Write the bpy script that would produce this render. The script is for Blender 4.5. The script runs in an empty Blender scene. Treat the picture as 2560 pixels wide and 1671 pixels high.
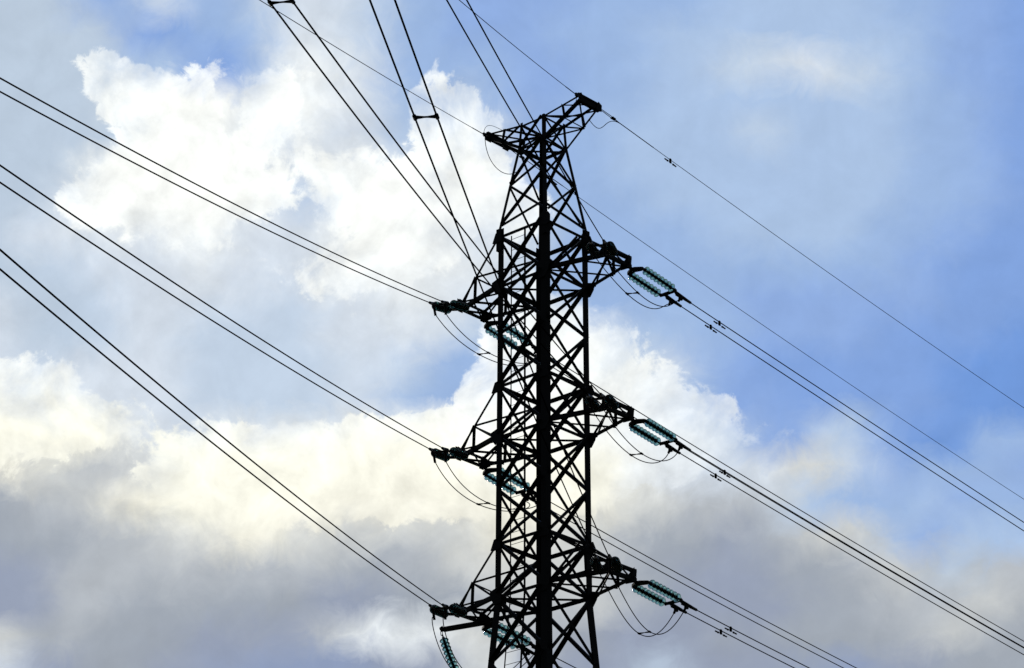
import bpy, bmesh, math, random
from mathutils import Vector, Matrix
S = bpy.context.scene
COL = S.collection
random.seed(4)
R = math.radians

# ------------------------------------------------------------------ camera
GZ = 1.6                                   # eye height: the levels below were measured from the eye
D_, AZ, PIT, YO, RO, FPX = 69.66075, -0.84113, 0.41729, 0.01219, 0.00296, 6996.434
cpos = Vector((D_ * math.cos(AZ), D_ * math.sin(AZ), GZ))
hh = AZ + math.pi + YO
FW = Vector((math.cos(hh) * math.cos(PIT), math.sin(hh) * math.cos(PIT), math.sin(PIT)))
rt = FW.cross(Vector((0, 0, 1))).normalized(); up = rt.cross(FW)
RT = rt * math.cos(RO) + up * math.sin(RO)
UP = -rt * math.sin(RO) + up * math.cos(RO)
cam = bpy.data.cameras.new("camera")
cam.sensor_width = 36; cam.lens = FPX * 36 / 2560
cam.clip_start = 0.5; cam.clip_end = 20000
co = bpy.data.objects.new("camera", cam); COL.objects.link(co)
m = Matrix((RT, UP, -FW)).transposed().to_4x4(); m.translation = cpos
co.matrix_world = m
S.camera = co
S.render.resolution_x, S.render.resolution_y = 1024, 668
S.view_settings.view_transform = 'Standard'; S.view_settings.look = 'None'
S.view_settings.exposure = 0; S.view_settings.gamma = 1; S.view_settings.use_curve_mapping = False
S.cycles.max_bounces = 40; S.cycles.transmission_bounces = 40; S.cycles.glossy_bounces = 12
S.cycles.transparent_max_bounces = 40
S.cycles.sample_clamp_indirect = 4

# ------------------------------------------------------------------ sky and sun
SUN_AZ = math.atan2(FW.y, FW.x) + R(20)     # the sun stands behind the cloud bank ahead of the viewer
SUN_EL = R(16)
W = bpy.data.worlds.new("World"); S.world = W; W.use_nodes = True
nt = W.node_tree; nt.nodes.clear()
def nd(t, **k):
    n = nt.nodes.new(t)
    for a, b in k.items(): setattr(n, a, b)
    return n
def ln(a, b): nt.links.new(a, b)
def mth(op, a, b=None, c=None, clamp=False):
    n = nd('ShaderNodeMath', operation=op, use_clamp=clamp)
    for i, x in enumerate((a, b, c)):
        if x is None: continue
        if isinstance(x, (int, float)): n.inputs[i].default_value = x
        else: ln(x, n.inputs[i])
    return n.outputs[0]
def dot(a, v):
    n = nd('ShaderNodeVectorMath', operation='DOT_PRODUCT'); ln(a, n.inputs[0]); n.inputs[1].default_value = v
    return n.outputs['Value']
def noise(vec, scale, detail, rough=.55, off=0.0, dist=0.0):
    mp = nd('ShaderNodeVectorMath', operation='ADD'); ln(vec, mp.inputs[0]); mp.inputs[1].default_value = (off, off * .7, -off)
    n = nd('ShaderNodeTexNoise'); n.inputs['Scale'].default_value = scale; n.inputs['Detail'].default_value = detail
    n.inputs['Roughness'].default_value = rough; n.inputs['Distortion'].default_value = dist
    ln(mp.outputs[0], n.inputs['Vector']); return n
def mixc(f, a, b, bt='MIX'):
    n = nd('ShaderNodeMix', data_type='RGBA', blend_type=bt)
    for s, x in ((n.inputs[0], f), (n.inputs[6], a), (n.inputs[7], b)):
        if isinstance(x, (int, float)): s.default_value = x
        elif isinstance(x, tuple): s.default_value = (*x, 1)
        else: ln(x, s)
    return n.outputs[2]
def smooth(x, a, b):
    n = nd('ShaderNodeMapRange', interpolation_type='SMOOTHSTEP'); ln(x, n.inputs[0])
    n.inputs[1].default_value = a; n.inputs[2].default_value = b; return n.outputs[0]
def lin(c): return tuple((x / 255 / 12.92) if x <= 10 else ((x / 255 + .055) / 1.055) ** 2.4 for x in c)
dirv = nd('ShaderNodeTexCoord').outputs['Generated']
PAL = dict(a=(188, 204, 222), b=(155, 183, 225), d=(131, 165, 223), e=(114, 154, 219), f=(144, 174, 225), h=(171, 195, 228),
           i=(195, 211, 230), j=(212, 222, 234), k=(229, 235, 239), W=(252, 254, 250), w=(241, 245, 245), K=(255, 254, 239),
           y=(240, 238, 224), g=(207, 210, 209), G=(181, 187, 194), H=(161, 169, 180), B=(151, 161, 182), I=(144, 159, 190))
# cloud colours, a grid over the piece of sky ahead (about 0.7 degrees per cell), softened and torn by noise below
CMAP = ["aaafbjbbijjibbffffbbbbhhhhhbbffd",
        "aaaafdbbhkjibbfffbbbhhhhhhhhbffd",
        "aaaahhddhwkjbbbbffbbhhiijjihbffd",
        "aaaaWWWWjWkjhbibffbbhhhhhhhhbbfd",
        "aaaaaWwwjkjjhijifbbhhhhihhhhbbfd",
        "aaaWWWwWjjkkkjkkfbbhhhhhhhhhbbfd",
        "aajWwWWWkhkWkkWkhbbbhhhhhhhhbbfd",
        "ajjkkkWkjjkkWkjjibbbbbhhhhhbbfdd",
        "aaijjjkjjjkkwkkjibbbbbbbbbbbfddd",
        "jaaijjjjiijjkkjjhbbbbbbffffffddd",
        "jaaijjiiiijjjjihwkwhhbbffffdddde",
        "jijjjjiiiiijibbbkwkijbfddddddeee",
        "kkkjjjiiiiijhbbbWWWkjhdfdddddeee",
        "KKKykjjkkkkkkWWWWWWkjjifdihdeebb",
        "yggGgkKKKKKKyKKWWKKykjjjggifbbbf",
        "HGGgyKKKKyyyyyyKKyyggGGGihbbhfbb",
        "HHHGGggyyggggggyyggGHHBHGgghfhhh",
        "BBGGGGGGGGGHGGgggggHHBBBHHGgGaGG",
        "BBGGHHHHHHBBHHHGgGgGHBBBBHHGGGgG",
        "gHGHHHBBBBGkkkggGHHBBBHBHHHHGgGH",
        "jBBHHBBIIIIIBBGkBBBBaBBBBIIBBHHH"]
# where the brightest, crisp-edged cumulus stands in front of that
VMAP = ["00000000000000000000000000000000",
        "00010000010000000000000000000000",
        "00295264353004300000000000000000",
        "00169992752136930000000000000000",
        "00028875653237961000000000000000",
        "00269997465579962000000000000000",
        "01688999747888787200000000000000",
        "00345565334677554300000000000000",
        "00233333356775334000000000000000",
        "00112222233333235430000000000000",
        "00000011122222388755200000000000",
        "67510000000000499986520000000000",
        "99853211011112589999886200000000",
        "99974566666678999999987431000000",
        "53104899999999999999763210000000",
        "00002567888899998861000000000000",
        "00000001233333333000000000000000",
        "00000000000000000000000000000000"]
FIN = [(10.6, "WWWWWWWWWWWWWWWWWWWWWWWWWWWWWWWW"), (12.2, "KKKKKKWWWWWWWWWWWWWWwkkkkkkkkkkk"), (13.6, "KKKKKKKKKKKKKKKKKKKwkkjjjjjjjjjj"), (15.6, "gggggyyyyyyyyyyyyyygGGGGGGGGGGGG")]
du, dv, df = dot(dirv, RT), dot(dirv, UP), mth('MAXIMUM', dot(dirv, FW), .2)
n1 = noise(dirv, 22, 5, .55); n2 = noise(dirv, 75, 10, .66, 3.1, .6)
s1, s2 = nd('ShaderNodeSeparateColor'), nd('ShaderNodeSeparateColor'); ln(n1.outputs['Color'], s1.inputs[0]); ln(n2.outputs['Color'], s2.inputs[0])
def warped(base, ch, a1, a2):
    x = mth('MULTIPLY_ADD', mth('SUBTRACT', s1.outputs[ch], .5), a1, base)
    return mth('MULTIPLY_ADD', mth('SUBTRACT', s2.outputs[ch], .5), a2, x)
ux = warped(mth('MULTIPLY_ADD', mth('DIVIDE', du, df), FPX / 2560, .5), 0, 140 / 2560, 120 / 2560)
vy = warped(mth('MULTIPLY_ADD', mth('DIVIDE', dv, df), -FPX / 83.55, 10.0), 1, 140 / 83.55, 120 / 83.55)
def rowmap(rows, ys, tocol, interp='LINEAR'):
    out = None
    for k, row in enumerate(rows):
        assert len(row) == 32, (k, len(row), row)
        r = nd('ShaderNodeValToRGB'); cr = r.color_ramp; cr.interpolation = interp
        while len(cr.elements) < 32: cr.elements.new(0.5)
        for i, e in enumerate(cr.elements): e.position = i / 31
        for i, e in enumerate(cr.elements): e.color = (*tocol(row[i]), 1)
        ln(ux, r.inputs[0])
        out = r.outputs[0] if out is None else mixc(mth('MULTIPLY', mth('SUBTRACT', vy, ys[k - 1]), 1 / (ys[k] - ys[k - 1]), clamp=True), out, r.outputs[0])
    return out
cmap = rowmap(CMAP, list(range(21)), lambda c: lin(PAL[c]), 'B_SPLINE')
vmap = rowmap(VMAP, list(range(len(VMAP))), lambda c: (int(c) / 9,) * 3)
fin = rowmap([f[1] for f in FIN], [f[0] for f in FIN], lambda c: lin(PAL[c]))
n3 = noise(dirv, 55, 10, .66, 7.7, .6)
cov = nd('ShaderNodeSeparateColor'); ln(vmap, cov.inputs[0])
cv = mth('MULTIPLY_ADD', mth('SUBTRACT', n3.outputs[0], .5), .75, cov.outputs[0])
n6 = noise(dirv, 170, 8, .6, 9.3, .2)
cv = mth('MULTIPLY_ADD', mth('SUBTRACT', n6.outputs[0], .5), .30, cv)
mask = smooth(cv, .42, .58)
n4 = noise(dirv, 30, 8, .58, 1.3, .5)
fs = nd('ShaderNodeVectorMath', operation='SCALE'); ln(fin, fs.inputs[0]); fs.inputs['Scale'].default_value = 1.09
inner = mixc(mth('MULTIPLY_ADD', smooth(n4.outputs[0], .38, .64), .62, .14), fs.outputs[0], cmap)
sky = mixc(mask, cmap, inner)
# billows: the side of each lump that faces the light is brighter
def lump(off): return mth('ADD', mth('MULTIPLY', noise(dirv, 48, 10, .60, 5.2, .35).outputs[0] if off is None else noise(shifted(off), 48, 10, .60, 5.2, .35).outputs[0], 1.0), 0.0)
def shifted(v):
    n = nd('ShaderNodeVectorMath', operation='ADD'); ln(dirv, n.inputs[0]); n.inputs[1].default_value = v; return n.outputs[0]
rim = mth('SUBTRACT', lump(None), lump(UP * .0055 - RT * .0035))
sc = nd('ShaderNodeSeparateColor'); ln(sky, sc.inputs[0])
cloudy = mth('SUBTRACT', 1.0, smooth(mth('SUBTRACT', sc.outputs[2], sc.outputs[0]), .08, .30))    # clear air stays smooth, cloud is mottled
n5 = noise(dirv, 45, 9, .6, 5.2, .3)
gain = mth('MULTIPLY_ADD', mth('SUBTRACT', n5.outputs[0], .5), .34, mth('MULTIPLY_ADD', rim, .62, 1.0))
gain = mth('MULTIPLY_ADD', mth('SUBTRACT', gain, 1.0), mth('MULTIPLY_ADD', mth('MULTIPLY', cloudy, smooth(sc.outputs[0], .30, .85)), .65, .32), 1.0)
gv = nd('ShaderNodeVectorMath', operation='SCALE'); ln(sky, gv.inputs[0]); ln(gain, gv.inputs['Scale'])
sky = gv.outputs[0]
bgc = nd('ShaderNodeBackground'); ln(sky, bgc.inputs[0]); bgc.inputs[1].default_value = 1.0
# the rest of the sky: clear Nishita sky with broken cloud
st = nd('ShaderNodeTexSky', sky_type='NISHITA'); st.sun_disc = False; st.sun_elevation = SUN_EL; st.sun_rotation = math.pi / 2 - SUN_AZ
ng = noise(dirv, 5, 7, .6, .4)
rest = mixc(smooth(ng.outputs[0], .42, .62), st.outputs[0], (3.2, 3.3, 3.6))
bgn = nd('ShaderNodeBackground'); ln(rest, bgn.inputs[0]); bgn.inputs[1].default_value = .06
mx = nd('ShaderNodeMixShader'); ln(smooth(dot(dirv, FW), .84, .955), mx.inputs[0]); ln(bgn.outputs[0], mx.inputs[1]); ln(bgc.outputs[0], mx.inputs[2])
wo = nd('ShaderNodeOutputWorld'); ln(mx.outputs[0], wo.inputs[0])
W.cycles.sampling_method = 'MANUAL'; W.cycles.sample_map_resolution = 1024

sun = bpy.data.lights.new("sun", 'SUN'); sun.energy = 2.0; sun.angle = R(3); sun.color = (1, .95, .86)
so = bpy.data.objects.new("sun", sun); COL.objects.link(so)
so.rotation_euler = Vector((math.cos(SUN_AZ) * math.cos(SUN_EL), math.sin(SUN_AZ) * math.cos(SUN_EL), math.sin(SUN_EL))).to_track_quat('Z', 'Y').to_euler()

# ------------------------------------------------------------------ materials
def mat(name, col, rough=.5, metal=0., spec=.3, var=.35, scale=6.):
    mm = bpy.data.materials.new(name); mm.use_nodes = True; t = mm.node_tree
    b = t.nodes['Principled BSDF']; b.inputs['Roughness'].default_value = rough; b.inputs['Metallic'].default_value = metal
    b.inputs['Specular IOR Level'].default_value = spec
    tc = t.nodes.new('ShaderNodeTexCoord'); n = t.nodes.new('ShaderNodeTexNoise'); n.inputs['Scale'].default_value = scale; n.inputs['Detail'].default_value = 6
    cr = t.nodes.new('ShaderNodeValToRGB'); cr.color_ramp.elements[0].position = .3; cr.color_ramp.elements[1].position = .7
    cr.color_ramp.elements[0].color = (*[c * (1 - var) for c in col], 1); cr.color_ramp.elements[1].color = (*[c * (1 + var) for c in col], 1)
    t.links.new(tc.outputs['Object'], n.inputs['Vector']); t.links.new(n.outputs[0], cr.inputs[0]); t.links.new(cr.outputs[0], b.inputs['Base Color'])
    return mm
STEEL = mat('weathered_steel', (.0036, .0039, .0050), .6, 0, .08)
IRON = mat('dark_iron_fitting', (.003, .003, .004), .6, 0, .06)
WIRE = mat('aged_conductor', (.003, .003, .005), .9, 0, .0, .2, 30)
ALU = mat('dull_aluminium', (.04, .036, .04), .45, .3, .4)
GRASS = mat('grass', (.035, .05, .018), .9, 0, .2, .5, .3)
CONC = mat('concrete', (.3, .29, .27), .9, 0, .2)
GLASS = bpy.data.materials.new('teal_glass'); GLASS.use_nodes = True
_t = GLASS.node_tree; _b = _t.nodes['Principled BSDF']
_n = _t.nodes.new('ShaderNodeTexNoise'); _n.inputs['Scale'].default_value = 9
_c = _t.nodes.new('ShaderNodeValToRGB'); _c.color_ramp.elements[0].color = (.20, .43, .42, 1); _c.color_ramp.elements[1].color = (.28, .51, .50, 1)
_t.links.new(_n.outputs[0], _c.inputs[0]); _t.links.new(_c.outputs[0], _b.inputs['Base Color'])
_b.inputs['Transmission Weight'].default_value = 1; _b.inputs['IOR'].default_value = 1.5; _b.inputs['Roughness'].default_value = .03

# ------------------------------------------------------------------ helpers
def link(name, bm, mt, parent=None, smooth_=False):
    me = bpy.data.meshes.new(name)
    bmesh.ops.recalc_face_normals(bm, faces=bm.faces)
    bm.to_mesh(me); bm.free(); me.materials.append(mt)
    if smooth_:
        for pl in me.polygons: pl.use_smooth = True
    o = bpy.data.objects.new(name, me); COL.objects.link(o)
    if parent is not None: o.parent = parent
    return o
def thing(o, label, cat, group=None):
    o['label'] = label; o['category'] = cat
    if group: o['group'] = group
    return o
def empty(name, loc, label, cat, group=None, mw=None):
    o = bpy.data.objects.new(name, None); COL.objects.link(o); o.empty_display_size = .3
    if mw is not None: o.matrix_world = mw
    else: o.location = loc
    return thing(o, label, cat, group)
V = Vector
def prism(bm, ring, axis):
    a = [bm.verts.new(p) for p in ring]; b = [bm.verts.new(p + axis) for p in ring]
    n = len(a)
    bm.faces.new(a[::-1]); bm.faces.new(b)
    for i in range(n): bm.faces.new((a[i], a[(i + 1) % n], b[(i + 1) % n], b[i]))
def angle(bm, p0, p1, w, t, f1, f2, w2=None):
    """steel L section with its heel on the line p0-p1, flanges along f1 and f2"""
    p0, p1, f1, f2 = V(p0), V(p1), V(f1), V(f2); ax = p1 - p0; u = ax.normalized(); w2 = w2 or w
    f1 = (f1 - u * f1.dot(u)).normalized(); f2 = (f2 - u * f2.dot(u)); f2 = (f2 - f1 * f2.dot(f1)).normalized()
    ring = [p0 + f1 * a + f2 * b for a, b in ((0, 0), (w, 0), (w, t), (t, t), (t, w2), (0, w2))]
    prism(bm, ring, ax)
def slab(bm, pts, th, nrm):
    """flat plate: polygon pts given its thickness along nrm"""
    nrm = V(nrm).normalized() * th; prism(bm, [V(q) - nrm * .5 for q in pts], nrm)
def rod(bm, p0, p1, r, n=8, r2=None):
    p0, p1 = V(p0), V(p1); u = (p1 - p0).normalized(); a = u.orthogonal().normalized(); b = u.cross(a); r2 = r if r2 is None else r2
    A = [bm.verts.new(p0 + (a * math.cos(2 * math.pi * i / n) + b * math.sin(2 * math.pi * i / n)) * r) for i in range(n)]
    B = [bm.verts.new(p1 + (a * math.cos(2 * math.pi * i / n) + b * math.sin(2 * math.pi * i / n)) * r2) for i in range(n)]
    bm.faces.new(A[::-1]); bm.faces.new(B)
    for i in range(n): bm.faces.new((A[i], A[(i + 1) % n], B[(i + 1) % n], B[i]))
def tube(bm, pts, r, n=8):
    pts = [V(q) for q in pts]; prev = None; ref = None
    for i, q in enumerate(pts):
        t = (pts[min(i + 1, len(pts) - 1)] - pts[max(i - 1, 0)]).normalized()
        ref = t.orthogonal().normalized() if ref is None else (ref - t * ref.dot(t)).normalized()
        b = t.cross(ref)
        ring = [bm.verts.new(q + (ref * math.cos(2 * math.pi * k / n) + b * math.sin(2 * math.pi * k / n)) * r) for k in range(n)]
        if prev:
            for k in range(n): bm.faces.new((prev[k], prev[(k + 1) % n], ring[(k + 1) % n], ring[k]))
        else: bm.faces.new(ring[::-1])
        prev = ring
    bm.faces.new(prev)
def box(bm, c, ex, ey, ez):
    c, ex, ey, ez = V(c), V(ex), V(ey), V(ez)
    prism(bm, [c - ex - ey - ez, c + ex - ey - ez, c + ex + ey - ez, c - ex + ey - ez], ez * 2)
def lathe(bm, prof, n=28):
    """closed profile of (r, z) turned about the local z axis"""
    rings = [[bm.verts.new((r * math.cos(2 * math.pi * k / n), r * math.sin(2 * math.pi * k / n), z)) for k in range(n)] for r, z in prof]
    for i in range(len(rings)):
        a, b = rings[i], rings[(i + 1) % len(rings)]
        for k in range(n): bm.faces.new((a[k], a[(k + 1) % n], b[(k + 1) % n], b[k]))

# ------------------------------------------------------------------ ground
bm = bmesh.new()
bmesh.ops.create_grid(bm, x_segments=60, y_segments=60, size=6000)
for v in bm.verts: v.co.z = -.02 if v.co.length < 300 else random.uniform(-4, 0)
g = link('ground', bm, GRASS); g['kind'] = 'structure'

# ------------------------------------------------------------------ tower
A = .9
Z = {k: v + GZ for k, v in dict(t1=33.80271, b1=32.29172, t2=29.32797, b2=27.85776, t3=24.83751, b3=23.3792, pb=36.55425, pt=37.2968).items()}
APB, APT = .48713, .44737
SPL = .068                                  # how fast the legs splay below the lowest crossarm
KN = Z['b3'] - .06
def half(z):
    if z >= Z['pb']: return APB + (APT - APB) * (z - Z['pb']) / (Z['pt'] - Z['pb'])
    if z >= Z['t1']: return A + (APB - A) * (z - Z['t1']) / (Z['pb'] - Z['t1'])
    if z >= KN: return A
    return A + SPL * (KN - z)
CORN = dict(L=(-1, -1), F=(1, -1), R=(1, 1), B=(-1, 1))
def corner(c, z, inset=0.0):
    sx, sy = CORN[c]; h = half(z) - inset; return V((sx * h, sy * h, z))
FACES = dict(LF=('L', 'F', V((0, -1, 0))), FR=('F', 'R', V((1, 0, 0))), RB=('R', 'B', V((0, 1, 0))), BL=('B', 'L', V((-1, 0, 0))))
tower = empty('transmission_tower', (0, 0, 0), 'dark steel lattice transmission tower with three levels of crossarms, standing against the clouds', 'tower')
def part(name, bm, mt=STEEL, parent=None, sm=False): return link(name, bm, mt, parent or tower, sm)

for c, (sx, sy) in CORN.items():
    fx, fy = V((-sx, 0, 0)), V((0, -sy, 0))
    b = bmesh.new()
    zs = Z['t1'] + .2
    for z0, z1, w, t in ((0.25, KN, .215, .02), (KN, zs, .19, .018), (zs, Z['pb'] + .05, .085, .010), (Z['pb'] + .05, Z['pt'] + .06, .085, .010)):
        angle(b, corner(c, z0), corner(c, z1), w, t, fx, fy)
    leg = part('leg', b)
    # splice plates lie on the flanges, gussets carry the bracing
    s = bmesh.new()
    for f, nrm in ((fx, fy), (fy, fx)):
        q = corner(c, zs - .66) - nrm * .012
        slab(s, [q - f * .012, q + f * .17, q + f * .17 + V((0, 0, .6)), q + f * .10 + V((0, 0, .66)), q - f * .012 + V((0, 0, .66))], .014, nrm)
    part('splice_plate', s, STEEL, leg)
    s = bmesh.new(); box(s, corner(c, .13), V((.35, 0, 0)), V((0, .35, 0)), V((0, 0, .16))); part('footing', s, CONC, leg)

ANG = {}
def brace(name, c0, z0, c1, z1, face, w, out, inset=None, parent=None):
    """angle bar between two legs in one face; out=True: bolted outside the leg flange"""
    nrm = face; p0, p1 = corner(c0, z0, 0), corner(c1, z1, 0)
    inset = inset if inset is not None else (.125 if out else .05) * min(1, half(max(z0, z1)) / .9)
    e = (p1 - p0); hd = V((e.x, e.y, 0)).normalized()
    p0 = p0 + hd * inset; p1 = p1 - hd * inset
    off = nrm * (.014 if out else -.024)
    u = (p1 - p0).normalized(); inpl = u.cross(nrm)
    if inpl.z > 0: inpl = -inpl
    b = bmesh.new(); angle(b, p0 + off - inpl * w * .5, p1 + off - inpl * w * .5, w, .008 + w * .02, inpl, nrm if out else -nrm)
    return part(name, b, STEEL, parent)
def xpanel(z0, z1, w, name='diagonal_brace', zz0=None):
    for k, (a, b_, nrm) in FACES.items():
        brace(name, a, z0, b_, z1, nrm, w, True); brace(name, b_, z0, a, z1, nrm, w, False)
mids = lambda a, b, f=.5: a + (b - a) * f
MB = []
for hi, lo in (('t1', 'b1'), ('t2', 'b2'), ('t3', 'b3')): xpanel(Z[lo], Z[hi], .088)
for hi, lo in (('b1', 't2'), ('b2', 't3')):
    mz = mids(Z[hi], Z[lo], .5); xpanel(mz + .03, Z[hi], .089); xpanel(Z[lo], mz - .03, .089)
pm = mids(Z['pb'], Z['t1'], .43)
xpanel(pm + .02, Z['pb'], .068); xpanel(Z['t1'] + .33, pm - .02, .068); xpanel(Z['pb'], Z['pt'], .056)
zk = Z['b3'] - .1
for dz in (1.75, 2.3): xpanel(zk - dz, zk, .095); zk -= dz + .02
while zk > 2:
    nz = max(zk - half(zk) * 2.2, .3); xpanel(nz, zk, .10, 'lower_brace'); zk = nz - .02
def strut(z, w, ins=.03):
    for k, (a, b_, nrm) in FACES.items():
        p0, p1 = corner(a, z), corner(b_, z); e = (p1 - p0).normalized()
        b = bmesh.new(); angle(b, p0 + e * ins - nrm * .03, p1 - e * ins - nrm * .03, w, .01, V((0, 0, -1)), -nrm); part('horizontal_strut', b)
for k in ('t1', 'b1', 't2', 'b2', 't3', 'b3'): strut(Z[k], .09)
strut(Z['pb'], .07); strut(Z['pt'], .06)
def bar(name, p0, p1, w, parent=None, down=None):
    p0, p1 = V(p0), V(p1); u = (p1 - p0).normalized(); f1 = V(down) if down else V((0, 0, -1))
    if abs(u.dot(f1.normalized())) > .95: f1 = V((1, .3, 0))
    f2 = u.cross(f1); b = bmesh.new(); angle(b, p0, p1, w, .006 + w * .02, f1, f2); return part(name, b, STEEL, parent)
for k in ('b1', 'b2', 'b3', 'pb'):          # plan bracing across the body
    z = Z[k] - .05; bar('plan_brace', corner('L', z, .06), corner('R', z, .06), .06)
for k in ('t1', 't2', 't3'):
    z = Z[k] - .06; zb = Z['b' + k[1]] - .03
    p = corner('F', z, .05) + (corner('R', z, .05) - corner('F', z, .05)) * .75
    bar('plan_brace', p, corner('F', zb, .05), .075)

# gusset plates where the crossarms meet the legs
for lv in ('t1', 'b1', 't2', 'b2', 't3', 'b3'):
    for c, (sx, sy) in CORN.items():
        q = corner(c, Z[lv]); o = V((0, sy * .034, 0)); lo = lv[0] == 'b'
        b = bmesh.new(); X = V((sx, 0, 0)); zz = V((0, 0, 1))
        pts = [q + X * .15 + zz * .12, q - X * .24 + zz * .24, q - X * .24 - zz * .26, q + X * .0 - zz * .26, q + X * .13 - zz * .08] if lo else \
              [q + X * .02 + zz * .08, q - X * .18 + zz * .12, q - X * .22 - zz * .2, q + X * .05 - zz * .24, q + X * .14 - zz * .2]
        slab(b, [p + o for p in pts], .012, V((0, 1, 0))); part('gusset_plate', b)

# crossarms
XT, YT, DL, DU = 2.65, .46, -.04, .21
def crossarm(sx, n):
    zb, zt = Z['b%d' % n], Z['t%d' % n]
    P = {}
    for sy, s in ((-1, 'n'), (1, 'f')):     # n: side towards the viewer's line, f: far side
        P['b' + s] = V((sx * A, sy * A, zb - .04)); P['t' + s] = V((sx * XT, sy * YT, zb + DL))
        P['B' + s] = V((sx * A, sy * A, zt - .05)); P['T' + s] = V((sx * XT, sy * YT, zb + DU))
        P['m' + s] = mids(P['b' + s], P['t' + s], .63); P['M' + s] = mids(P['B' + s], P['T' + s], .61)
    b = bmesh.new(); IN = {'n': V((0, 1, 0)), 'f': V((0, -1, 0))}
    for s in 'nf':
        ext = (P['t' + s] - P['b' + s]).normalized() * .08
        angle(b, P['b' + s], P['t' + s] + ext, .105, .011, V((0, 0, 1)), IN[s])
        angle(b, P['B' + s], P['T' + s], .062, .008, V((0, 0, -1)), IN[s])
    arm = part('crossarm', b)
    e = bmesh.new(); dx = V((sx, 0, 0))
    for zz, w in ((zb + DL - .02, .10), (zb + DU - .02, .085)):
        angle(e, (sx * (XT + .03), -YT - .14, zz), (sx * (XT + .03), YT + .14, zz), w, .01, V((0, 0, 1)), -dx)
    for sy in (-1, 1):
        slab(e, [V((sx * (XT + .045), sy * (YT + d), zb + h)) for d, h in ((-.10, DL - .05), (.08, DL - .05), (.11, DU - .02), (.11, DU + .06), (-.02, DU + .06))], .012, dx)
        slab(e, [V((sx * (XT - d), sy * (YT + .03), zb + h)) for d, h in ((-.04, DL - .06), (.26, DL - .04), (.26, DL + .12), (-.04, DU + .1))], .012, V((0, 1, 0)))
    part('end_beam', e, STEEL, arm)
    def br(a, c, w=.05): bar('brace', P[a], P[c], w, arm)
    for s in 'nf':
        br('M' + s, 'm' + s, .065); br('M' + s, 'b' + s, .045); br('M' + s, 't' + s, .035)
    o = 'f' if sx > 0 else 'n'; i = 'n' if sx > 0 else 'f'
    br('b' + i, 'm' + o); br('m' + i, 't' + o); br('m' + o, 't' + i)
    br('B' + i, 'M' + o, .045); br('M' + o, 'b' + i, .04); br('M' + i, 'T' + o, .04)
    if sx > 0:
        bar('brace', mids(P['bf'], P['tf'], .12), P['tn'], .05, arm)
    return arm, P
ARM = {}
for n in (1, 2, 3):
    for sx in (-1, 1): ARM[(sx, n)] = crossarm(sx, n)
# jumper outrigger on the lowest crossarm of the ladder side
arm, P = ARM[(-1, 3)]
tip = P['tf']; d = (P['tf'] - P['bf']).normalized()
OUT = tip + d * 1.24
b = bmesh.new(); angle(b, tip - d * .5 + V((0, -.02, -.03)), OUT + V((0, 0, -.03)), .10, .011, V((0, 0, 1)), V((0, -1, 0)))
angle(b, tip - d * .5 + V((0, .03, -.03)), OUT + V((0, .05, -.03)), .10, .011, V((0, 0, 1)), V((0, 1, 0)))
slab(b, [OUT + V((.03, .01, .11)), OUT + V((-.09, .01, .07)), OUT + V((-.02, .01, -.06)), OUT + V((.06, .01, -.06))], .014, V((0, 1, 0)))
part('jumper_outrigger', b)

# earth wire horns
HX, HY, HL, HU = 1.73, .38, .78, .96
def horn(sx):
    P = {}
    for sy, s in ((-1, 'n'), (1, 'f')):
        P['b' + s] = V((sx * APB, sy * APB, Z['pb'])); P['B' + s] = V((sx * APT, sy * APT, Z['pt']))
        P['t' + s] = V((sx * HX, sy * HY, Z['pb'] + HL)); P['T' + s] = V((sx * HX, sy * HY, Z['pb'] + HU))
        P['m' + s] = mids(P['b' + s], P['t' + s], .55); P['M' + s] = mids(P['B' + s], P['T' + s], .5)
    b = bmesh.new(); IN = {'n': V((0, 1, 0)), 'f': V((0, -1, 0))}
    for s in 'nf':
        angle(b, P['b' + s], P['t' + s], .085 if s == 'n' else .06, .009, V((0, 0, 1)), IN[s]); angle(b, P['B' + s], P['T' + s], .055, .008, V((0, 0, -1)), IN[s])
    hn = part('earth_wire_arm', b)
    e = bmesh.new(); dx = V((sx, 0, 0))
    angle(e, (sx * (HX + .02), -HY - .08, Z['pb'] + HL - .03), (sx * (HX + .02), HY + .08, Z['pb'] + HL - .03), .165, .012, V((0, 0, 1)), -dx, .12)
    angle(e, (sx * (HX + .02), -HY - .08, Z['pb'] + HU + .02), (sx * (HX + .02), HY + .08, Z['pb'] + HU + .02), .085, .012, V((0, 0, -1)), -dx)
    for sy in (-1, 1):
        slab(e, [V((sx * (HX + .034), sy * (HY + q), Z['pb'] + h)) for q, h in ((-.14, HL - .05), (.10, HL - .05), (.12, HU - .02), (-.02, HU + .05))], .012, dx)
    part('end_beam', e, STEEL, hn)
    def br(a, c, w=.045): bar('brace', P[a], P[c], w, hn)
    o, i = ('f', 'n') if sx > 0 else ('n', 'f')
    for s in 'nf': br('M' + s, 'm' + s, .055); br('B' + s, 'm' + s)
    br('b' + i, 'm' + o); br('t' + i, 'm' + o); br('m' + i, 't' + o); br('B' + i, 'M' + o); br('M' + i, 'T' + o, .035)
    br('m' + i, 'm' + o, .035)
    return P
HP = {sx: horn(sx) for sx in (-1, 1)}

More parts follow.
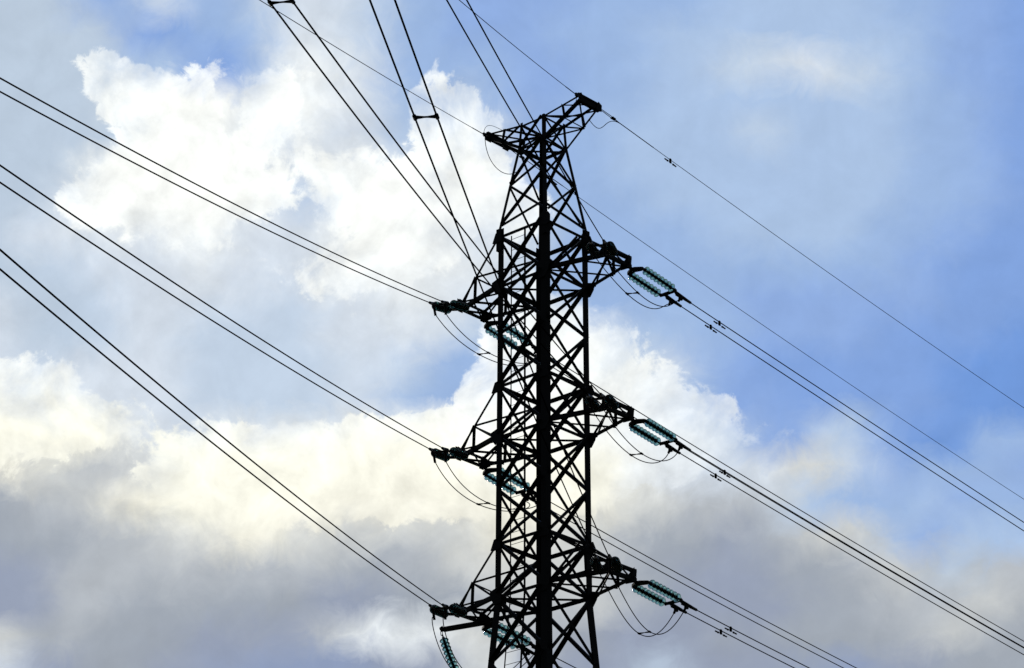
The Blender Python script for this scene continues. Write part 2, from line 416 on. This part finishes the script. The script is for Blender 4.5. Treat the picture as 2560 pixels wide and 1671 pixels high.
# ladder on the inner side of one face
def lad(x, z): return V((x * half(min(z, KN)) / A if z < KN else x, -half(min(z, KN)) + .19, z))
b = bmesh.new()
zt = Z['t1'] - .04
for x, w in ((-.53, .022), (-.03, .05)):
    ztop = zt + (.08 if w > .03 else 0)
    for z0, z1 in ((.4, KN), (KN, ztop)):
        q0, q1 = lad(x, z0), lad(x, z1); box(b, (q0 + q1) / 2, V((w / 2, 0, 0)), V((0, .012, 0)), (q1 - q0) / 2)
z = .6
low = []
while z < Z['b3'] - 2.4:
    rod(b, lad(-.53, z), lad(-.03, z), .007, 6); z += .33
ladder = part('ladder', b)
while z < zt:
    r_ = bmesh.new(); rod(r_, lad(-.53, z), lad(-.03, z), .0075, 6); part('rung', r_, STEEL, ladder); z += .33
# step bolts on the peak leg and on the ladder-side faces
for k in range(5):
    z = Z['t1'] + .52 + k * .53; q = corner('F', z)
    b = bmesh.new(); rod(b, q + V((-.03, .02, 0)), q + V((.15, -.02, 0)), .008, 6); part('step_bolt', b)

# ------------------------------------------------------------------ wire geometry (start, azimuth, slope, curvature, bundle, side shift)
WP = {'R1+': (1, 1, 1, R(90), -.127, .0003), 'R2+': (1, 1, 2, R(93.5), -.076, .00061), 'R3+': (1, 1, 3, R(91.6), -.093, .00153),
      'L1+': (-1, 1, 1, R(90), -.134, .00069), 'L2+': (-1, 1, 2, R(90.9), -.124, .00137), 'L3+': (-1, 1, 3, R(89.8), -.13, .00064),
      'L1-': (-1, -1, 1, -1.03727, -.34557, .00075, .352, -.138), 'L2-': (-1, -1, 2, -1.00786, -.27242, .00058, .353, -.143), 'L3-': (-1, -1, 3, -.96789, -.21419, .00053, .296, -.175),
      'R1-': (1, -1, 1, -.95796, -.31164, .00057, .329, .013), 'R2-': (1, -1, 2, -1.0014, -.25257, .00093, .323, .002), 'R3-': (1, -1, 3, -.93795, -.17915, .00085, .306, .008),
      'EL+': (-1, 1, 0, R(89.7), -.156, .00082), 'ER+': (1, 1, 0, R(90), -.139, .00083), 'EL-': (-1, -1, 0, -1.00868, -.40319, .00032), 'ER-': (1, -1, 0, -1.01776, -.40019, .00059)}
def wbase(n):
    w = WP[n]; sx, sy, l = w[:3]
    o = V((sx * XT, sy * YT, Z['b%d' % l] - .04)) if l else V((sx * HX, sy * HY, Z['pb'] + .85))
    dx = w[7] if len(w) > 7 else 0.
    a = w[3]; h = V((math.cos(a), math.sin(a), 0)); nn = V((-math.sin(a), math.cos(a), 0))
    return o, h, nn, w[4], w[5], (w[6] if len(w) > 6 else .34), dx
def wpt(n, s, side=0, drop=0.):
    o, h, nn, mm, k, bw, dx = wbase(n)
    off = side * (.17 if s < 2.5 else bw / 2)
    # the side shift comes in over the insulator set
    return o + h * s + nn * (off + dx * min(s / 2.0, 1)) + V((0, 0, mm * s + k * s * s - drop))

def jend(n, sd):                             # where a jumper leaves the lug of its strain clamp
    nn = wbase(n)[2]
    return wpt(n, 1.92, sd, .30) - nn * sd * .025 if n[2] == '-' else wpt(n, 1.95, sd, .17)
SIDE = {-1: 'ladder-side', 1: 'far-side'}
SIDE2 = {-1: 'on the ladder side', 1: 'opposite the ladder'}
LEV = {1: 'upper', 2: 'middle', 3: 'lowest'}

# one disc and its cap, shared by every string
def disc_mesh():
    b = bmesh.new()
    lathe(b, [(.030, .032), (.060, .030), (.092, .018), (.118, .000), (.126, -.016), (.122, -.024), (.112, -.014), (.104, -.026), (.098, -.026), (.092, -.006),
              (.082, -.024), (.076, -.024), (.070, .002), (.060, -.018), (.054, -.018), (.048, .010), (.030, .012)], 32)
    bmesh.ops.recalc_face_normals(b, faces=b.faces)
    me = bpy.data.meshes.new('glass_disc'); b.to_mesh(me); b.free(); me.materials.append(GLASS)
    for pl in me.polygons: pl.use_smooth = True
    b = bmesh.new()
    rod(b, (0, 0, .010), (0, 0, .075), .050, 14, .045); rod(b, (0, 0, .075), (0, 0, .098), .045, 14, .026); rod(b, (0, 0, -.060), (0, 0, .012), .018, 8)
    rod(b, (0, 0, -.032), (0, 0, .010), .036, 12)
    m2 = bpy.data.meshes.new('metal_cap'); b.to_mesh(m2); b.free(); m2.materials.append(IRON)
    return me, m2
DISC, CAP = disc_mesh()
def add_disc(root, inv, pos, zdir, roll):
    q = zdir.to_track_quat('Z', 'Y').to_matrix().to_4x4() @ Matrix.Rotation(roll, 4, 'Z'); q.translation = pos
    o = bpy.data.objects.new('glass_disc', DISC); COL.objects.link(o); o.parent = root; o.matrix_local = inv @ q
    c = bpy.data.objects.new('metal_cap', CAP); COL.objects.link(c); c.parent = o
def tension_set(n):
    sx, sy, l = WP[n][:3]
    o, h, nn, mm, k, bw, dx = wbase(n)
    lab = '%sglass disc strings tied to the %s crossarm %s, pulling %s' % ('teal ' if n in ('R1+', 'R2+', 'R3+') else '', LEV[l], 'on the ladder side' if sx < 0 else 'opposite the ladder', 'away behind' if sy > 0 else 'overhead')
    root = empty('insulator_set', o, lab, 'insulator string', 'tension insulator sets on the crossarms')
    mw = Matrix.Translation(o); inv = mw.inverted()
    def loc(s, side, up_=0.): return wpt(n, s) - o + nn * side + V((0, 0, up_))
    ax = (loc(1.5, 0) - loc(.4, 0)).normalized()
    upv = nn.cross(ax); upv = upv if upv.z > 0 else -upv
    b = bmesh.new()                          # shackle and link
    rod(b, loc(-.02, .03), loc(.16, .03), .016); rod(b, loc(-.02, -.03), loc(.16, -.03), .016); rod(b, loc(.10, 0), loc(.24, 0), .022)
    rod(b, loc(.13, -.05), loc(.13, .05), .016); rod(b, loc(.0, -.05), loc(.0, .05), .018)
    link('link', b, IRON, root)
    def yoke(s0, s1, w0, w1, hgt=.035):
        b = bmesh.new()
        q = [loc(s0, -w0), loc(s0, w0), loc(s1 - .03, w1), loc(s1 + .04, w1 + .03), loc(s1 + .07, w1 - .06), loc(s1 + .02, 0), loc(s1 + .07, -w1 + .06), loc(s1 + .04, -w1 - .03), loc(s1 - .03, -w1)]
        slab(b, q, hgt, upv); rod(b, loc(s0 + .04, 0) - upv * .05, loc(s0 + .04, 0) + upv * .05, .022)
        for sd in (-1, 1): rod(b, loc(s1 + .01, sd * w1) - upv * .04, loc(s1 + .01, sd * w1) + upv * .04, .022)
        link('yoke_plate', b, IRON, root)
    yoke(.17, .30, .07, .25, .07)
    for sd in (-1, 1):
        b = bmesh.new(); rod(b, loc(.31, sd * .25), loc(.40, sd * .25), .026); rod(b, loc(1.53, sd * .25), loc(1.68, sd * .25), .022); link('ball_link', b, IRON, root)
        for i in range(8):
            add_disc(root, Matrix.Identity(4), loc(.455 + i * .152, sd * .25), -ax, random.uniform(0, 3))
    b = bmesh.new()
    slab(b, [loc(1.66, -.29), loc(1.66, .29), loc(1.74, .28), loc(1.76, .14), loc(1.76, -.14), loc(1.74, -.28)], .05, upv)
    for sd in (-1, 1): rod(b, loc(1.69, sd * .25) - upv * .05, loc(1.69, sd * .25) + upv * .05, .024)
    link('yoke_plate', b, IRON, root)
    for sd in (-1, 1):
        c = bmesh.new()
        w0 = lambda s: wpt(n, s, sd) - o
        rod(c, w0(1.74), w0(1.90), .024); rod(c, w0(1.84) + upv * .02, w0(2.24), .046, 10); rod(c, w0(1.84) - upv * .04, w0(2.10) - upv * .03, .034, 8)
        rod(c, w0(1.84) - nn * .04, w0(1.84) + nn * .04, .018)
        cl = link('strain_clamp', c, IRON, root)
        c = bmesh.new(); rod(c, w0(2.22), w0(2.46), .044, 12, .038); link('compression_sleeve', c, ALU, cl)
        c = bmesh.new(); q = w0(2.03); e = jend(n, sd) - o; rod(c, q - V((0, 0, .02)), e + (e - q) * .12, .034, 8); box(c, q - V((0, 0, .05)), nn * .03, ax * .06, upv * .06); link('jumper_lug', c, IRON, cl)
    return root
for n in ('R1+', 'R2+', 'R3+', 'L1+', 'L2+', 'L3+', 'L1-', 'L2-', 'L3-', 'R1-', 'R2-', 'R3-'): tension_set(n)

# conductors: two wires to a bundle
for n in WP:
    sx, sy, l = WP[n][:3]
    if l == 0: continue
    end = 170 if sy > 0 else 64
    ss = [2.3 + (end - 2.3) * (i / 90) ** 1.5 for i in range(91)]
    for sd in (-1, 1):
        upper = (sd < 0) if sy > 0 else (sd > 0) if sx < 0 else (sd < 0)
        b = bmesh.new(); tube(b, [wpt(n, s, sd) for s in ss], .0145, 8)
        w = link('conductor', b, WIRE, None, True)
        thing(w, '%s wire of the pair from the %s crossarm %s, running %s' % ('upper' if upper else 'lower', LEV[l], 'at the ladder side' if sx < 0 else 'opposite the ladder',
              'away behind' if sy > 0 else 'out overhead'), 'power line', 'paired conductors strung from the crossarms')

# earth wires with their fittings
def local(o, p): return V(p) - V(o)
for n, lab in (('EL+', 'thin earth wire from the horn on the ladder side, falling away behind the tower'), ('ER+', 'thin earth wire from the high horn away from the ladder, falling across blue sky'),
               ('EL-', 'thin earth wire from the horn on the ladder side, rising over white cloud'), ('ER-', 'thin earth wire rising from the high horn away from the ladder, over blue sky')):
    sx, sy, _ = WP[n][:3]; o = wpt(n, 0); h, nn = wbase(n)[1], wbase(n)[2]
    end = 170 if sy > 0 else 60
    b = bmesh.new(); tube(b, [wpt(n, .78 + (end - .78) * (i / 80) ** 1.5) for i in range(81)], .0085, 6)
    thing(link('earth_wire', b, WIRE, None, True), lab, 'earth wire', 'earth wires from the tower peak')
    f = empty('earth_wire_fitting', o, 'twin-rod fitting ending the earth wire at the horn %s, facing %s' % ('on the ladder side' if sx < 0 else 'opposite the ladder', 'away behind' if sy > 0 else 'overhead'), 'wire fitting', 'earth wire fittings')
    lp = lambda s, a=0., z=0.: wpt(n, s) - o + nn * a + V((0, 0, z))
    b = bmesh.new(); box(b, lp(-.02), nn * .03, h * .08, V((0, 0, .06))); rod(b, lp(.02), lp(.10), .02); link('shackle', b, IRON, f)
    for a in (-.03, .03):
        b = bmesh.new(); rod(b, lp(.08, a * .6), lp(.62, a), .010, 6); link('rod', b, IRON, f)
    b = bmesh.new(); rod(b, lp(.60, -.05), lp(.60, .05), .022); box(b, lp(.66), nn * .03, h * .07, V((0, 0, .03))); rod(b, lp(.70, .02), lp(.95), .009, 6); rod(b, lp(.70, -.02), lp(.95), .009, 6); link('clamp', b, IRON, f)
    b = bmesh.new(); rod(b, lp(.9), lp(2.4), .0125, 8); link('armour_rod', b, WIRE, f)
# bonding jumpers of the earth wires
def bez(p, n=40):
    p = [V(q) for q in p]
    return [p[0] * (1 - t) ** 3 + p[1] * 3 * t * (1 - t) ** 2 + p[2] * 3 * t * t * (1 - t) + p[3] * t ** 3 for t in [i / n for i in range(n + 1)]]
def ejump(pts, lab, r=.010):
    b = bmesh.new(); tube(b, pts, r, 6); thing(link('bonding_lead', b, WIRE, None, True), lab, 'earth lead', 'bonding leads at the horns')
q = wpt('ER+', 1.0); c = mids(HP[1]['mf'], HP[1]['tf'], .4)
ejump(bez([q, q + V((-.05, -.75, .12)), c + V((.25, .35, -.62)), c]), 'thin bonding lead sagging below the high horn on the blue sky side')
q = wpt('ER-', .75); c = HP[1]['mn']
ejump(bez([q, q + V((0, .1, -.35)), c + V((.45, -.1, .3)), c]), 'thin bonding lead on the overhead side of the high horn', .007)
q = wpt('EL-', .55); c = V((-HX + .75, .3, Z['pb'] + .1))
ejump(bez([q, q + V((.0, .0, -1.15)), c + V((-.35, .0, -.75)), c]), 'thin bonding lead hanging in a deep loop under the ladder-side horn')
q = wpt('EL-', .75); c = V((-HX + .55, -.38, Z['pb'] + .86))
ejump(bez([q, q + V((.0, .05, .42)), c + V((-.35, -.1, .28)), c]), 'thin bonding lead looping above the ladder-side horn', .007)

# jumper loops below the crossarms
JP = {'R1': (.68, 1.46, 1.95, .38, .76, .34), 'R2': (.41, 1.11, 1.63, .28, .60, .68), 'R3': (.03, .75, .82, -.53, .70, 1.62),
      'L1': (.51, .97, 1.49, .65, .22, .83), 'L2': (.21, 1.19, 1.74, .94, 0, .46), 'L3': (.10, -.49, -.35, -1.34, 1.61, 2.53)}
JC = {}
for n, q in JP.items():
    for i in (0, 1):
        sd = 1 if i == 0 else -1
        a, b_ = jend(n + '-', sd), jend(n + '+', -sd)
        pts = bez([a, a + V((q[0], q[1], -q[2])), b_ + V((q[3], -q[4], -q[5])), b_], 60)
        JC[(n, i)] = pts
        b = bmesh.new(); tube(b, pts, .0125, 8)
        thing(link('jumper_loop', b, WIRE, None, True), '%s jumper wire looping under the %s crossarm %s' % (('outer' if (sd > 0) == (n[0] == 'R') else 'inner'), LEV[int(n[1])], SIDE2[1 if n[0] == 'R' else -1]), 'jumper wire', 'jumper loops under the crossarms')

# spacers between the wires of a bundle
def spacer(p, q, t0, lab, k=1.):
    p, q = V(p), V(q); o = (p + q) / 2; u = (q - p).normalized()
    f = empty('bundle_spacer', o, lab, 'wire spacer', 'bundle spacers')
    b = bmesh.new(); rod(b, (p - o) * .8, (q - o) * .8, .012 * k, 8); link('rod', b, IRON, f)
    for e in (p - o, q - o):
        ci = -e.normalized()
        b = bmesh.new(); rod(b, e - t0 * .05 * k, e + t0 * .05 * k, .026 * k, 10); rod(b, e, e + ci * .13, .026 * k, 10, .014); link('clamp', b, IRON, f)
for n, s, lab in (('R3-', 33.9, 'dumbbell spacer joining the two thick overhead wires in front of white cloud'), ('R2-', 33.66, 'dumbbell spacer between two overhead wires at the top edge of the frame')):
    spacer(wpt(n, s, -1), wpt(n, s, 1), (wpt(n, s + .2) - wpt(n, s)).normalized(), lab, 1.15)
for n, f in (('R1', .241), ('R2', .357), ('R3', .588), ('L1', .332), ('L2', .317)):
    k = round(f * 60); p, q = JC[(n, 0)][k], JC[(n, 1)][k]
    spacer(p, q, (JC[(n, 0)][k + 1] - p).normalized(), 'small spacer across the jumper loops under the %s crossarm %s' % (LEV[int(n[1])], SIDE2[1 if n[0] == 'R' else -1]))

# vibration dampers
def damper(n, s, sd, lab, kind=0):
    o = wpt(n, s, sd); t = (wpt(n, s + .2, sd) - o).normalized(); dn = V((0, 0, -1))
    f = empty('vibration_damper', o, lab, 'wire damper', 'vibration dampers on the wires')
    b = bmesh.new(); box(b, dn * .035, t * .03, t.cross(dn).normalized() * .022, dn * .065); link('clamp', b, IRON, f)
    b = bmesh.new(); rod(b, dn * .085 - t * .20, dn * .085 + t * .20, .006, 6); link('messenger_cable', b, IRON, f)
    for g_ in (-1, 1):
        b = bmesh.new(); c = dn * .09
        rod(b, c + t * .12 * g_, c + t * .25 * g_, .020, 10); rod(b, c + t * .11 * g_, c + t * .14 * g_, .027, 10); rod(b, c + t * .25 * g_, c + t * .265 * g_, .020, 10, .010); link('weight', b, IRON, f)
for n, s0, s1 in (('R1+', 3.76, 3.72), ('R2+', 4.13, 4.07), ('R3+', 3.97, 3.95)):
    for sd, s in ((1, s0), (-1, s1)):
        damper(n, s, sd, 'dumbbell damper under the %s wire of the pair below teal discs at the %s crossarm' % ('lower' if sd > 0 else 'upper', LEV[int(n[1])]))
damper('ER+', 3.15, 0, 'loop-ended damper under the earth wire against blue sky')
damper('EL+', 1.9, 0, 'dumbbell damper on the earth wire seen through the tower peak')

# hanging string that holds the lowest jumper away from the tower
h0 = OUT + V((0, .01, -.05))
hs = empty('hanging_insulator_string', h0, 'single hanging string of green glass discs under the outrigger of the lowest crossarm', 'insulator string')
def hpos(d):                                 # the jumpers pull the string sideways, more towards its lower end
    a = .31 + .08 * d
    return V((a * d * .80, .02 * d, -d * .80))
b = bmesh.new(); tube(b, bez([(.03, 0, .02), (.05, 0, -.16), (-.05, 0, -.16), (-.03, 0, .02)], 14), .010, 6); rod(b, hpos(.12), hpos(.26), .020); link('shackle', b, IRON, hs)
for i in range(9):
    d = .32 + i * .150; add_disc(hs, Matrix.Identity(4), hpos(d), (hpos(d - .05) - hpos(d + .05)).normalized(), random.uniform(0, 3))
b = bmesh.new(); rod(b, hpos(1.6), hpos(1.85), .02); box(b, hpos(1.88), V((.06, 0, 0)), V((0, .18, 0)), V((0, 0, .03))); link('jumper_clamp', b, IRON, hs)
